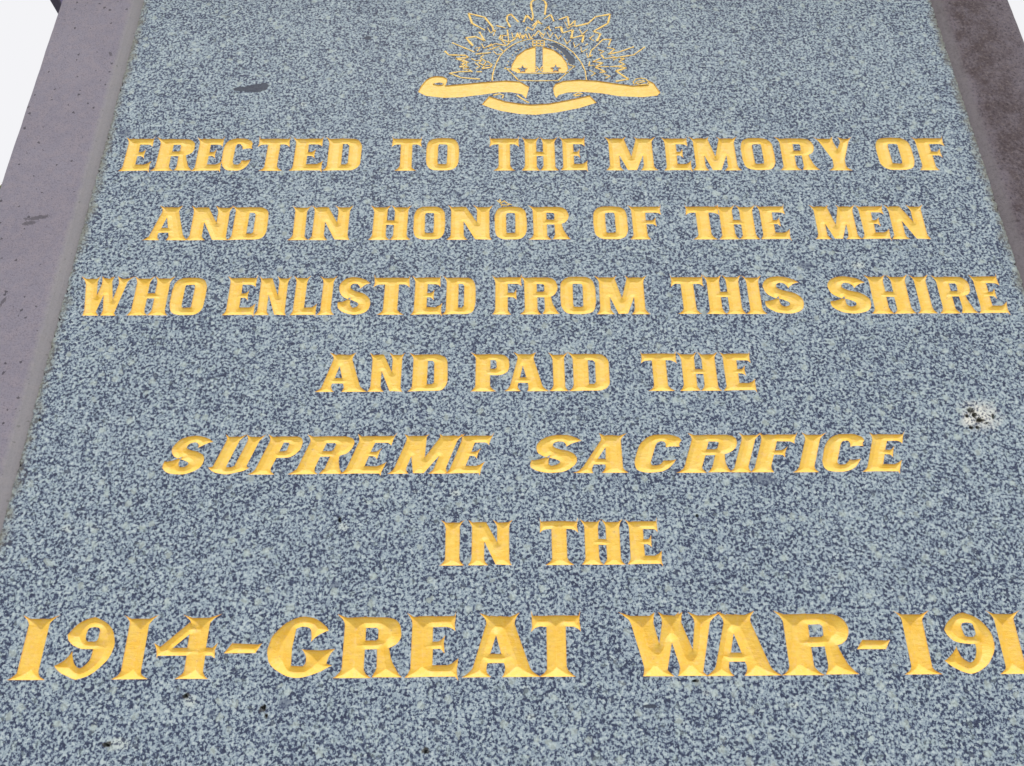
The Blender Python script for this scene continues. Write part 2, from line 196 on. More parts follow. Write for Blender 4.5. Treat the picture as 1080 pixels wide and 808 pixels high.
def dress_stone(name, stained):
    s = NT(name); co = s.n('ShaderNodeTexCoord').outputs['Object']
    big = s.noise(co, 9, 4, .6); fine = s.noise(co, 700, 3, .7); mid = s.noise(co, 120, 4, .65)
    col = s.mix(s.ramp(big, [(.35, 0.), (.65, 1.)]), (.245, .226, .288), (.285, .265, .330))
    col = s.mix(s.ramp(mid, [(.42, .0), (.62, .45)]), col, (.33, .285, .325))
    col = s.mix(s.ramp(fine, [(.36, .55), (.50, 0.)]), col, (.15, .132, .175))
    v = s.n('ShaderNodeTexVoronoi', feature='F1'); v.inputs['Scale'].default_value = 150; v.inputs['Randomness'].default_value = 1; s.l(co, v.inputs['Vector'])
    sp = s.n('ShaderNodeSeparateColor'); s.l(v.outputs['Color'], sp.inputs[0])
    rad = s.math('MULTIPLY', s.math('POWER', sp.outputs[0], 2.5), .24)
    pit = s.math('LESS_THAN', s.math('ADD', v.outputs['Distance'], s.math('MULTIPLY', s.math('SUBTRACT', fine, .5), .55)), rad)
    col = s.mix(s.math('MULTIPLY', pit, .75), col, (.05, .045, .06))
    xz = s.n('ShaderNodeSeparateXYZ'); s.l(co, xz.inputs[0])
    e_ = s.math('ADD', s.math('MULTIPLY', xz.outputs[0], -1. if stained else 1.), s.math('MULTIPLY', s.math('SUBTRACT', mid, .5), .006))
    strip = s.ramp(s.math('ADD', s.math('MULTIPLY', e_, 10.), .0), [(.325, 0.), (.385, .55)])      # lighter bevel along the joint, its catch of light painted in
    if not stained:
        acc = None
        for X, Z, a, b, sk in SCUFFS:
            zz = s.math('SUBTRACT', xz.outputs[2], Z/1000); xx = s.math('SUBTRACT', s.math('SUBTRACT', xz.outputs[0], (X-(PANEL_L+FRAME_L)/2)/1000), s.math('MULTIPLY', zz, sk))
            dx = s.math('MULTIPLY', xx, 1000/a); dz = s.math('MULTIPLY', zz, 1000/b)
            d = s.math('ADD', s.math('MULTIPLY', dx, dx), s.math('MULTIPLY', dz, dz)); acc = d if acc is None else s.math('MINIMUM', acc, d)
        d = s.math('ADD', s.math('SQRT', acc), s.math('MULTIPLY', s.math('SUBTRACT', s.noise(co, 260, 3, .7), .5), 2.2))
        col = s.mix(s.ramp(d, [(.7, .7), (1.1, 0.)]), col, (.085, .078, .095))
    if stained:
        xyz = s.n('ShaderNodeSeparateXYZ'); s.l(co, xyz.inputs[0])
        wv = s.math('MULTIPLY', s.math('SUBTRACT', s.noise(co, 12, 5, .7), .5), .09)
        x = s.math('ADD', xyz.outputs[0], wv)                  # brown algae band running down the inner half
        band = s.ramp(s.math('ADD', s.math('MULTIPLY', x, 8.), .5), [(.18, .30), (.34, 1.), (.56, .9), (.80, .35)])
        blot = s.ramp(s.noise(co, 55, 5, .75), [(.33, .35), (.58, 1.)])
        col = s.mix(s.math('MULTIPLY', band, blot), s.mix(.45, col, (.120, .092, .108)), (.084, .062, .070))
        grit = s.noise(co, 330, 4, .8)
        col = s.mix(s.ramp(grit, [(.53, 0.), (.66, .55)]), col, (.24, .20, .20))
        col = s.mix(s.ramp(grit, [(.36, .8), (.47, 0.)]), col, (.040, .030, .038))
    col = s.mix(strip, col, (.20, .185, .20) if stained else (.33, .325, .33))
    s.l(col, s.b.inputs['Base Color']); s.b.inputs['Roughness'].default_value = .8; s.b.inputs['Specular IOR Level'].default_value = .25
    h = s.math('SUBTRACT', s.math('ADD', s.math('MULTIPLY', mid, .6), s.math('MULTIPLY', fine, .6)), s.math('MULTIPLY', pit, 1.2))
    s.bump(h, .55 if stained else .4, .0012)
    return s.m
def simple(name, a, b, sc_, rough=.85, bump=.3, dist=.01):
    s = NT(name); co = s.n('ShaderNodeTexCoord').outputs['Object']
    n = s.noise(co, sc_, 5, .65)
    s.l(s.mix(s.ramp(n, [(.35, 0.), (.65, 1.)]), a, b), s.b.inputs['Base Color']); s.b.inputs['Roughness'].default_value = rough
    s.bump(n, bump, dist); return s.m

# ---------------------------------------------------------------- glyph library: each letter drawn on a 100 x 100 box
def q(p0, c, p1, n=7):
    return [((1-t)**2*p0[0]+2*t*(1-t)*c[0]+t*t*p1[0], (1-t)**2*p0[1]+2*t*(1-t)*c[1]+t*t*p1[1]) for t in [i/n for i in range(1, n+1)]]
def path(*a):
    """points; a ('q', cx, cy, x, y) entry is a quadratic curve from the last point"""
    out = []
    for p in a:
        if p[0] == 'q': out += q(out[-1], (p[1], p[2]), (p[3], p[4]))
        else: out.append(p)
    return out
def stem(b0, b1, t0, t1, sb=(0, 0), st=(0, 0), sh=15, y0=0, y1=100, horn=5):
    """a stroke from (b0..b1, y0) to (t0..t1, y1) with sharp wedge serifs overhanging by sb at the foot and st at the head"""
    f = lambda a, b, y: a + (b - a) * (y - y0) / (y1 - y0)
    P = []; sb = (sb[0]*1.22, sb[1]*1.22); st = (st[0]*1.22, st[1]*1.22)
    P.append((b0 - sb[0], y0 - (1.6 if sb[0] else 0)))
    P.append((b1 + sb[1], y0 - (1.6 if sb[1] else 0)))
    if sb[1]: P += q(P[-1], (f(b1, t1, y0 + sh*.45) + .5, y0 + sh*.40), (f(b1, t1, y0 + sh), y0 + sh), 5)
    if st[1]:
        P.append((f(b1, t1, y1 - sh), y1 - sh)); P += q(P[-1], (f(b1, t1, y1 - sh*.45) + .5, y1 - sh*.40), (t1 + st[1], y1 + horn), 5)
        P.append((t1 - 2, y1 - 1.6))
    else: P.append((t1, y1))
    if st[0]:
        P.append((t0 + 2, y1 - 1.6)); P.append((t0 - st[0], y1 + horn))
        P += q(P[-1], (f(b0, t0, y1 - sh*.45) - .5, y1 - sh*.40), (f(b0, t0, y1 - sh), y1 - sh), 5)
    else: P.append((t0, y1))
    if sb[0]:
        P.append((f(b0, t0, y0 + sh), y0 + sh)); P += q(P[-1], (f(b0, t0, y0 + sh*.45) - .5, y0 + sh*.40), (b0 - sb[0], y0 - 1.6), 5)[:-1]
    return P
def sup(cx, cy, rx, ry, n=3.6, k=44):
    return [(cx + rx*math.copysign(abs(math.cos(t))**(2/n), math.cos(t)), cy + ry*math.copysign(abs(math.sin(t))**(2/n), math.sin(t))) for t in [2*math.pi*i/k for i in range(k)]]
G = {}
TOPARM = lambda x: path((20, 99.5), (x-4, 99.5), (x, 109), ('q', x-4, 90, x-1, 73), ('q', x-8, 81, x-18, 81), (20, 81))
MIDARM = lambda x: path((40, 57), (x-12, 57), ('q', x-6, 59, x, 67), ('q', x-3, 52, x, 37), ('q', x-6, 44, x-12, 45), (40, 45))
BOTARM = path((20, -.5), (94, -.5), (100, -7), ('q', 95, 12, 100, 30), ('q', 88, 20, 78, 19), (20, 19))
G['E'] = ([stem(9, 50, 9, 50, (9, 0), (9, 0)), TOPARM(94), MIDARM(73), BOTARM], [])
G['F'] = ([stem(10, 52, 10, 52, (9, 9), (10, 0)), TOPARM(100), MIDARM(82)], [])
G['L'] = ([stem(10, 52, 10, 52, (9, 0), (9, 12)), BOTARM], [])
G['I'] = ([stem(20, 80, 20, 80, (18, 18), (18, 18))], [])
G['1'] = ([stem(21, 78, 21, 78, (19, 19), (17, 21), 12)], [])
G['T'] = ([stem(31, 69, 31, 69, (14, 14)), path((1, 109), ('q', 5, 90, 1, 72), ('q', 8, 80, 18, 81), (82, 81), ('q', 92, 80, 99, 72), ('q', 95, 90, 99, 109), (95, 99.5), (5, 99.5))], [])
G['H'] = ([stem(8, 41, 8, 41, (8, 8), (8, 7)), stem(59, 92, 59, 92, (8, 8), (7, 8)), [(30, 44), (70, 44), (70, 58), (30, 58)]], [])
G['N'] = ([stem(7, 36, 7, 36, (7, 8), (7, 0)), stem(65, 93, 65, 93, (0, 5), (8, 7)), [(14, 99.2), (40, 99.2), (93, -.3), (62, -.3)]], [])
G['M'] = ([stem(7, 27, 7, 27, (7, 6), (7, 0)), stem(73, 93, 73, 93, (6, 7), (0, 7)), [(10, 99.2), (38, 99.2), (59, -.3), (41, -.3)], [(62, 99.2), (90, 99.2), (59, -.3), (41, -.3)], stem(14, 36, 14, 36, (0, 0), (0, 5), 14, 60), stem(64, 86, 64, 86, (0, 0), (5, 0), 14, 60)], [])
G['W'] = ([stem(22, 43, 8, 31, (3, 5), (8, 3)), stem(30, 42, 43, 56, (0, 0), (4, 3)), stem(57, 77, 43, 58, (4, 4), (0, 4)), stem(65, 77, 75, 91, (0, 0), (6, 9))], [])
G['Y'] = ([stem(37, 67, 6, 44, (0, 0), (6, 5), 14, 30), stem(38, 68, 72, 92, (0, 0), (8, 8), 14, 30), stem(36, 68, 36, 68, (12, 12), (0, 0), 14, 0, 44)], [])
G['A'] = ([stem(9, 27, 33, 50, (9, 8), (10, 0)), stem(58, 91, 35, 64, (6, 9), (0, 9)), [(20, 21), (72, 21), (72, 36), (20, 36)]], [])
G['O'] = ([sup(50, 50, 50, 51, 3.5)], [sup(50, 50, 14, 31, 9, 36)])
G['D'] = ([stem(10, 48, 10, 48, (10, 0), (10, 0)), path((30, 99.3), (70, 99.3), ('q', 100, 99, 100, 68), (100, 32), ('q', 100, 0, 70, -.3), (30, -.3))], [[(48, 18), (60, 18), (65, 23), (65, 77), (60, 82), (48, 82)]])
G['P'] = ([stem(12, 50, 12, 50, (11, 13), (11, 0)), path((30, 99.3), (72, 99.3), ('q', 100, 98, 100, 71), ('q', 100, 42, 70, 42), (30, 42))], [[(50, 59), (62, 59), (66, 63), (66, 79), (62, 83), (50, 83)]])
G['R'] = ([stem(11, 44, 11, 44, (10, 10), (10, 0)), path((30, 99.3), (72, 99.3), ('q', 98, 98, 98, 71), ('q', 97, 50, 74, 45), (30, 44)),
           path((62, 50), (80, 48), ('q', 86, 14, 102, -.6), (57, -.6), ('q', 62, 8, 63, 15))], [[(44, 60), (60, 60), (63, 63), (63, 78), (60, 81), (44, 81)]])
G['C'] = ([path((100, 68), ('q', 92, 74, 98, 84), (92, 92), ('q', 76, 101, 56, 101), (42, 101), ('q', 0, 101, 0, 60), (0, 40), ('q', 0, -1, 42, -1), (58, -1), ('q', 90, 0, 99, 34), ('q', 84, 28, 70, 32),
                ('q', 66, 19, 56, 18), (50, 18), ('q', 40, 18, 40, 30), (40, 72), ('q', 40, 83, 52, 83), ('q', 62, 83, 66, 66), ('q', 84, 70, 100, 68))], [])
G['G'] = ([path((88, 76), ('q', 76, 98, 50, 100), ('q', 26, 98, 8, 70), ('q', -3, 50, 4, 26), ('q', 20, 2, 46, -1), ('q', 68, 0, 97, 19), (89, 22), ('q', 89, 34, 100, 46), ('q', 74, 41, 51, 46), ('q', 60, 36, 58, 22),
                (55, 18), (38, 19), (37, 48), (40, 79), ('q', 50, 86, 60, 80), ('q', 65, 70, 63, 57), ('q', 74, 72, 88, 76))], [])
G['S'] = ([path((45, 101), ('q', 72, 101, 96, 84), ('q', 80, 82, 66, 68), ('q', 64, 83, 48, 83), ('q', 36, 82, 36, 72), ('q', 40, 64, 62, 60), ('q', 100, 52, 100, 28), ('q', 98, -1, 52, -1), ('q', 22, 0, 6, 14), ('q', 0, 20, 1, 33),
                ('q', 20, 32, 38, 46), ('q', 36, 19, 50, 18), ('q', 65, 20, 64, 28), ('q', 60, 34, 34, 40), ('q', 1, 48, 1, 74), ('q', 6, 101, 45, 101))], [])
G['U'] = ([stem(9, 42, 9, 42, (0, 0), (9, 8), y0=12), stem(62, 92, 62, 92, (0, 0), (9, 8), y0=12), path((-1, 17), ('q', 18, 1, 48, -1), ('q', 82, 1, 104, 16), ('q', 96, 16, 92, 22), (62, 22), (56, 18), (44, 18), (42, 22), (9, 22), ('q', 8, 18, -1, 17))], [])
G['4'] = ([stem(53, 82, 53, 82, (10, 8), (13, 14), 12), [(51, 91), (62, 80), (30, 48), (5, 44)], [(0, 57), (6, 46), (8, 31), (9, 36), (91, 36), (97, 31), (96, 45), (99, 57), (92, 49), (14, 49)]], [])
G['9'] = ([path((55, 101), ('q', 27, 98, 12, 72), ('q', 15, 55, 36, 50), ('q', 48, 47, 63, 48), ('q', 63, 22, 46, 17), ('q', 30, 22, 27, 45), ('q', 20, 30, 0, 21), ('q', 14, 5, 43, -1), ('q', 72, 3, 91, 29), ('q', 101, 45, 99, 58), ('q', 95, 90, 55, 101))],
          [sup(57, 72, 11.5, 12, 3.5, 24)])
G['-'] = ([[(0, 40), (22, 58.5), (20, 56), (90, 54.5), (100, 56), (84, 40)]], [])

def inside(P, S):
    """even-odd test of points P (n,2) against segments S (m,4)"""
    P = np.asarray(P); c = np.zeros(len(P), bool)
    for x0, y0, x1, y1 in S:
        if y0 == y1: continue
        m = ((y0 > P[:, 1]) != (y1 > P[:, 1]))
        c ^= m & (P[:, 0] < (x1-x0)*(P[:, 1]-y0)/(y1-y0)+x0)
    return c
def loopseg(L): return np.array([(*L[i], *L[(i+1) % len(L)]) for i in range(len(L))])
def cdt(V, E, eps=1e-6):
    r = delaunay_2d_cdt([Vector((float(a), float(b))) for a, b in V], E, [], 0, eps)
    return np.array([(v.x, v.y) for v in r[0]]), np.array(r[2])
def union(pos, neg):
    V, E = [], []
    for L in pos + neg:
        k = len(V); V += L; E += [(k+i, k+(i+1) % len(L)) for i in range(len(L))]
    P, T = cdt(V, E, 1e-4)
    cen = P[T].mean(1); ins = np.zeros(len(T), bool)
    for L in pos: ins |= inside(cen, loopseg(L))
    for L in neg: ins &= ~inside(cen, loopseg(L))
    cnt = {}
    for t in T[ins]:
        for a, b in ((t[0], t[1]), (t[1], t[2]), (t[2], t[0])):
            k = (min(a, b), max(a, b)); cnt[k] = cnt.get(k, 0) + 1
    ed = [k for k, v in cnt.items() if v == 1]
    ids = sorted({i for e in ed for i in e}); mp = {i: j for j, i in enumerate(ids)}
    return P[ids], [(mp[a], mp[b]) for a, b in ed]
LIB = {k: union(*v) for k, v in G.items()}

def groove(P, E, step, slope, dmax, wob=.02):
    """V-cut mesh for an outline (mm): depth grows with the distance to the nearest edge, so walls meet in a crease"""
    S = np.array([(*P[a], *P[b]) for a, b in E])
    lo, hi = P.min(0), P.max(0)
    xs = np.arange(lo[0] + step*.5, hi[0], step); ys = np.arange(lo[1] + step*.5, hi[1], step*.87)
    X, Y = np.meshgrid(xs, ys); X[1::2] += step/2
    Q = np.stack([X.ravel(), Y.ravel()], 1); Q = Q[inside(Q, S)]
    def dist(Q):
        d = np.full(len(Q), 1e9)
        for x0, y0, x1, y1 in S:
            ex, ey = x1-x0, y1-y0; L = ex*ex+ey*ey
            if L < 1e-12: continue
            t = np.clip(((Q[:, 0]-x0)*ex+(Q[:, 1]-y0)*ey)/L, 0, 1)
            d = np.minimum(d, np.hypot(Q[:, 0]-x0-t*ex, Q[:, 1]-y0-t*ey))
        return d
    if len(Q):
        d = dist(Q); Q = Q[d > step*.35]
    V = np.concatenate([P, Q]) if len(Q) else P
    PP, T = cdt(V, E, 1e-5)
    T = T[inside(PP[T].mean(1), S)]
    D = dist(PP)
    ph = rng.uniform(0, 6, 4)
    wv = 1 + wob*(np.sin(PP[:, 0]*.31+ph[0])*np.sin(PP[:, 1]*.27+ph[1]) + .5*np.sin(PP[:, 0]*.9+ph[2])*np.sin(PP[:, 1]*.8+ph[3]))
    R_ = D.copy(); D = np.minimum(D*slope*wv + .55*(1-np.exp(-D/.45)), dmax)
    D[D < 1e-4] = 0
    global RIM; RIM = R_
    return PP, D, T
def setrim(o):
    a = o.data.attributes.new('rim', 'FLOAT', 'POINT'); a.data.foreach_set('value', RIM.astype(np.float32)); return o
def orient(V, T):
    """faces of a sheet seen from -Y"""
    V = np.asarray(V); a = V[T[:, 1]]-V[T[:, 0]]; b = V[T[:, 2]]-V[T[:, 0]]
    ny = a[:, 2]*b[:, 0]-a[:, 0]*b[:, 2]
    T = T.copy(); f = ny > 0; T[f] = T[f][:, ::-1]; return T

# ---------------------------------------------------------------- the setting
m_grass = simple('mown grass', (.045, .075, .020), (.085, .115, .035), 40, .9, .6, .02)
N = 60; gv, gf = [], []
for i in range(N+1):
    for j in range(N+1):
        u, v = (i/N*2-1), (j/N*2-1); x, y = 900*u*abs(u)**1.6, 900*v*abs(v)**1.6
        gv.append((x, y, 0.0 if math.hypot(x, y) < 8 else 1.2*math.sin(x*.013+1)*math.sin(y*.011)*min(1, (math.hypot(x, y)-8)/60)))
for i in range(N):
    for j in range(N): a = i*(N+1)+j; gf.append((a, a+N+1, a+N+2, a+1))
tag(mk('ground', gv, gf, m_grass, origin=(0, 0, 0), smooth=True), kind='structure')
m_conc = simple('path concrete', (.24, .23, .21), (.32, .31, .29), 25, .9, .3, .004)
pv, pf = [], []
def slab(V, F, x0, x1, y0, y1, z0, z1, c=.0):
    """box with its upper and upright edges chamfered by c"""
    k = len(V)
    if c <= 0:
        V += [(x0, y0, z0), (x1, y0, z0), (x1, y1, z0), (x0, y1, z0), (x0, y0, z1), (x1, y0, z1), (x1, y1, z1), (x0, y1, z1)]
        F += [tuple(k+i for i in f) for f in ((0, 3, 2, 1), (4, 5, 6, 7), (0, 1, 5, 4), (1, 2, 6, 5), (2, 3, 7, 6), (3, 0, 4, 7))]
        return
    ring = lambda i, z: [(x0+i+c, y0+i, z), (x1-i-c, y0+i, z), (x1-i, y0+i+c, z), (x1-i, y1-i-c, z), (x1-i-c, y1-i, z), (x0+i+c, y1-i, z), (x0+i, y1-i-c, z), (x0+i, y0+i+c, z)]
    V += ring(0, z0) + ring(0, z1-c) + ring(c, z1)
    F.append(tuple(k+i for i in range(7, -1, -1))); F.append(tuple(k+16+i for i in range(8)))
    for r in (0, 8):
        for i in range(8): j = (i+1) % 8; F.append((k+r+i, k+r+j, k+r+8+j, k+r+8+i))
slab(pv, pf, -2.4, 2.5, -2.6, 2.2, -.10, .05, .01)
tag(mk('paving', pv, pf, m_conc, origin=(0, 0, 0)), kind='structure')

# ---------------------------------------------------------------- the memorial
MXW = MX
root = empty('war_memorial', (MX, .40, .05))
tag(root, 'granite war memorial tablet with gilded carved inscription and army badge between grey stone margins', 'war memorial')
m_gran = granite(); m_gold = gold('gold paint in cut letters'); m_gold2 = gold('gold paint of badge', 1.0, .3)
m_st = dress_stone('grey dressed stone', False); m_st2 = dress_stone('grey dressed stone with brown staining', True)
m_mort = simple('mortar', (.11, .10, .085), (.20, .185, .15), 300, .95, .5, .002)
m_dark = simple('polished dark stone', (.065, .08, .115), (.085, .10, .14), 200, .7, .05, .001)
Z0 = ZC
PT, PB = .640, -.72          # top and bottom of the tablet relative to ZC

# tablet outline: sawn edge, crumbled in small bites
def edge(x, z0, z1, sgn):
    n = int(abs(z1-z0)*1000/2.6); out = []; r = 0
    for i in range(n+1):
        z = z0+(z1-z0)*i/n; r = .6*r + rng.normal(0, .55)
        out.append((x + sgn*(-abs(r)*1.0 - (rng.random() < .10)*rng.uniform(.5, 2.2)) + sgn*.6, z*1000))
    return out
outer = edge(PANEL_L, PB, PT, -1) + edge(PANEL_R, PT, PB, 1)
PV, PE = list(outer), [(i, (i+1) % len(outer)) for i in range(len(outer))]
holes = []
def add_hole(P, E):
    k = len(PV); PV.extend([tuple(p) for p in P]); PE.extend([(k+a, k+b) for a, b in E]); holes.append(np.array([(*P[a], *P[b]) for a, b in E]))
def poly_edges(L): return [(i, (i+1) % len(L)) for i in range(len(L))]

KIND = {'-': 'hyphen', '1': 'digit', '4': 'digit', '9': 'digit'}
TXT = {'a': 'top line of the inscription, ERECTED TO THE MEMORY OF', 'b': 'second line, AND IN HONOR OF THE MEN', 'c': 'third line, WHO ENLISTED FROM THIS SHIRE',
       'd': 'fourth line, AND PAID THE', 'e': 'slanted fifth line, SUPREME SACRIFICE', 'f': 'sixth line, IN THE', 'g': 'largest and lowest line, 1914-GREAT WAR-1919'}
for key, zb, h, it, items in LINES:
    big = key == 'g'
    line = empty('inscription_line', (items[0][1]/1000, 0, Z0+zb/1000), root); tag(line, TXT[key])
    for ch, xl, xr in items:
        P, E = LIB[ch]; P = P.copy()
        jit = rng.normal(0, .35, 2)
        w_ = (xr-xl)/100; hh = h/100
        P[:, 1] = np.where(P[:, 1] > 50, P[:, 1] + jit[0], P[:, 1] + jit[1]*.5)
        Zs = zb + P[:, 1]*hh; Xs = xl + P[:, 0]*w_ + it*(Zs-zb)
        # the hand of the carver: outlines are never quite straight
        Xs = Xs + .16*np.sin(Zs*.55+xl) + .10*np.sin(Zs*1.7+xl*2); Zs = Zs + .12*np.sin(Xs*.5+zb)+.10*np.sin(Xs*1.6)
        Q = np.stack([Xs, Zs], 1)
        add_hole(Q, E)
        PP, D, T = groove(Q, E, .75 if not big else .8, .48 if big else .36, 4.4 if big else 2.1)
        V = np.stack([PP[:, 0]/1000, D/1000, Z0+PP[:, 1]/1000], 1)
        setrim(mk(KIND.get(ch, 'letter'), V, orient(V, T), m_gold, line, origin=((xl+xr)/2000, 0, Z0+(zb+h/2)/1000)))

# ---- badge: ribbons and crown sunk flat into the stone, rays and rim as thin raised paint lines
emb = empty('badge', (.030, 0, Z0+.42), root)
tag(emb, 'gilded rising sun badge with crown and three scrolls above the inscription')
def inlay(name, loops, mat, parent, depth=.9, label=None):
    L0 = loops; P, E = [], []
    for L in L0:
        k = len(P); P += [tuple(p) for p in L]; E += [(k+a, k+b) for a, b in poly_edges(L)]
    P = np.array(P, float); add_hole(P, E)
    PP, D, T = groove(P, E, 1.3, 1.6, depth, .05)
    V = np.stack([PP[:, 0]/1000, D/1000, Z0+PP[:, 1]/1000], 1)
    o = mk(name, V, orient(V, T), mat, parent)
    if label: o['label'] = label
    return setrim(o)
def strokes(name, lines, wd, mat, parent, closed_dots=None):
    V, F = [], []
    for L in lines:
        for (x0, z0), (x1, z1) in zip(L[:-1], L[1:]):
            n_ = max(1, int(math.hypot(x1-x0, z1-z0)/3)); ex, ez = x1-x0, z1-z0; ll = math.hypot(ex, ez)
            if ll < .1: continue
            nx, nz = -ez/ll, ex/ll; k = len(V)
            for i in range(n_+1):
                t = i/n_; w2 = wd/2*rng.uniform(.6, 1.25); e = (-.25 if i == 0 else .25 if i == n_ else 0)
                cx_, cz_ = x0+ex*t+ex/ll*e, z0+ez*t+ez/ll*e
                for s_, y in ((-1, .1), (-.6, -.32), (.6, -.32), (1, .1)): V.append(((cx_+nx*w2*s_)/1000, y/1000, Z0+(cz_+nz*w2*s_)/1000))
            for i in range(n_):
                a = k+4*i
                for j in range(3): F.append((a+j, a+j+1, a+j+5, a+j+4))
            F.append((k+3, k+2, k+1, k)); a = k+4*n_; F.append((a, a+1, a+2, a+3))
    for (x, z) in (closed_dots or []):
        k = len(V); r = .85
        for y, rr in ((.1, 1.), (-.35, .6)):
            for i in range(8): V.append(((x+r*rr*math.cos(i*math.pi/4))/1000, y/1000, Z0+(z+r*rr*math.sin(i*math.pi/4))/1000))
        for i in range(8): j = (i+1) % 8; F.append((k+i, k+j, k+8+j, k+8+i))
        F.append(tuple(k+8+i for i in range(8)))
    global RIM; RIM = np.full(len(V), 3.0)
    return setrim(mk(name, V, F, mat, parent))
inlay('scroll', RIBBON_LEFT, m_gold2, emb, label='scroll with curled end on the left')
rs = inlay('scroll', RIBBON_RIGHT, m_gold2, emb, label='scroll with outlined curl on the right')
inlay('scroll', RIBBON_LOWER, m_gold2, emb, label='short curved scroll below the other two')
crown = strokes('crown', LINE_FRAME[1:12]+LINE_FRAME[13:], 1.7, m_gold2, emb, DOTS)
inlay('crown_cushion', CROWN_LEFT, m_gold2, emb); inlay('crown_cushion', CROWN_RIGHT, m_gold2, emb)
inlay('dark_stone_field', DARK_FIELD, m_dark, emb, .35)  # crescent of dark stone beside the crown
for L in (LINE_FRAME[0], LINE_FRAME[12]): strokes('rim', [L], 1.7, m_gold2, emb)
for L in LINE_RAYS: strokes('sun_ray', [L], 2.7 if max(p[1] for p in L)-min(p[1] for p in L) > 20 else 2.1, m_gold2, emb)
for L in LINE_FINE: strokes('sun_ray', [L], 1.35, m_gold2, emb)
strokes('scroll_curl', [CURL[0]+CURL[0][:1]], 1.6, m_gold2, emb)

# a splash of gold paint above the O of HONOR
SM = [[(-13.5, 206.2), (-10.6, 203.4), (-7.5, 204.9)], [(-11.0, 207.6), (-10.2, 203.2), (-9.0, 199.4)], [(-6.8, 206.0), (-3.2, 202.6), (.8, 201.0)], [(-9.5, 201.2), (-4.5, 200.2), (-1.5, 201.5)]]
for L in SM: strokes('paint_splash', [L], 1.3, m_gold2, root)

# ---- the tablet face, with every letter cut out of it and chips knocked in
pits, centres = [], []
for x, z, a, b in PITS:
    n = 9; ring = []; r1 = []
    for i in range(n):
        t = 2*math.pi*i/n; k = rng.uniform(.35, 1.0); ring.append((x+a*k*math.cos(t), z+b*k*math.sin(t))); r1.append((x+a*k*.5*math.cos(t), z+b*k*.5*math.sin(t)))
    k0 = len(PV); PV.extend(ring); PE.extend([(k0+i, k0+(i+1) % n) for i in range(n)]); PV.extend(r1); PV.append((x, z)); pits += r1; centres.append((x, z))
PP, T = cdt(PV, PE, 1e-5)
cen = PP[T].mean(1); keep = inside(cen, loopseg(outer))
for S in holes:
    lo = np.minimum(S[:, :2].min(0), S[:, 2:].min(0)); hi = np.maximum(S[:, :2].max(0), S[:, 2:].max(0))
    idx = np.where(keep & (cen[:, 0] > lo[0]) & (cen[:, 0] < hi[0]) & (cen[:, 1] > lo[1]) & (cen[:, 1] < hi[1]))[0]
    if len(idx): keep[idx[inside(cen[idx], S)]] = False
T = T[keep]
dep = np.zeros(len(PP))
for L_, dd in ((pits, 2.5), (centres, 5.0)):
    for x, z in L_: dep[np.argmin(np.hypot(PP[:, 0]-x, PP[:, 1]-z))] = dd
V = np.stack([PP[:, 0]/1000, dep/1000, Z0+PP[:, 1]/1000], 1).tolist()
F = orient(np.array(V), T).tolist()
k = len(V)                     # sawn sides
for (x, z) in outer: V.append((x/1000, 0, Z0+z/1000)); V.append((x/1000, .05, Z0+z/1000))
n = len(outer)
for i in range(n): j = (i+1) % n; F.append((k+2*i, k+2*i+1, k+2*j+1, k+2*j))
mk('granite_tablet', V, F, m_gran, root, origin=(MX, 0, Z0))

# ---- stone margins: proud of the tablet, bevelled towards it, arris worn on the outside
PR, BV = -.0035, .009          # face stands 7 mm in front; bevel 10 mm wide
def margin(x_in, x_out, mat, sgn, label):
    """x_in next to the tablet, x_out free edge; sgn +1 for the right margin"""
    z_lo, z_hi = Z0+PB, Z0+PT; n = 150; V, F = [], []
    prof_n = None
    r_ = 0; ri = 0
    for i in range(n+1):
        z = z_lo+(z_hi-z_lo)*i/n; r_ = .7*r_+rng.normal(0, .00022); ri = .7*ri+rng.normal(0, .00018)
        nick = .0016 if rng.random() < .03 else 0
        P = [(x_in, .012), (x_in+sgn*(.0+ri*.5), .0015), (x_in+sgn*(BV*.45+ri), -.0012), (x_in+sgn*(BV+ri), PR), (x_in+sgn*(BV+.004), PR-.0003)]
        m = 6
        for j in range(1, m): P.append((x_in+sgn*(BV+.004)+(x_out-sgn*.006-x_in-sgn*(BV+.004))*j/m, PR-.0003))
        P += [(x_out-sgn*(.005+nick), PR), (x_out-sgn*(.0012+nick*.6+r_*.6), PR+.0015), (x_out-sgn*(abs(r_)*.6+nick*.5), PR+.005), (x_out, .03), (x_out, .80)]
        prof_n = len(P)
        for x, y in P: V.append((x, y, z))
    for i in range(n):
        for j in range(prof_n-1):
            a = i*prof_n+j; f = (a, a+1, a+prof_n+1, a+prof_n)
            F.append(f if sgn > 0 else f[::-1])
    o = mk('stone_margin', V, F, mat, root, origin=((x_in+x_out)/2, 0, Z0)); o['label'] = label
    return o
margin(PANEL_L/1000, FRAME_L/1000, m_st, -1, 'clean grey stone margin left of the tablet')
margin(PANEL_R/1000, FRAME_R/1000, m_st2, 1, 'margin right of the tablet darkened by brown stains')
V, F = [], []; slab(V, F, PANEL_L/1000-.002, PANEL_R/1000+.002, .006, .030, Z0+PB, Z0+PT); mk('mortar_bed', V, F, m_mort, root)
V, F = [], []; slab(V, F, FRAME_L/1000+.004, FRAME_R/1000-.004, .055, .798, .30, Z0+PT, 0); mk('shaft_core', V, F, m_st, root)
V, F = [], []
slab(V, F, FRAME_L/1000-.09, FRAME_R/1000+.09, -.11, .90, .05, .52, .02); mk('plinth', V, F, m_st, root)
V, F = [], []
slab(V, F, FRAME_L/1000-.03, FRAME_R/1000+.03, -.05, .84, .522, Z0+PB-.002, .02); mk('base_course', V, F, m_st, root)
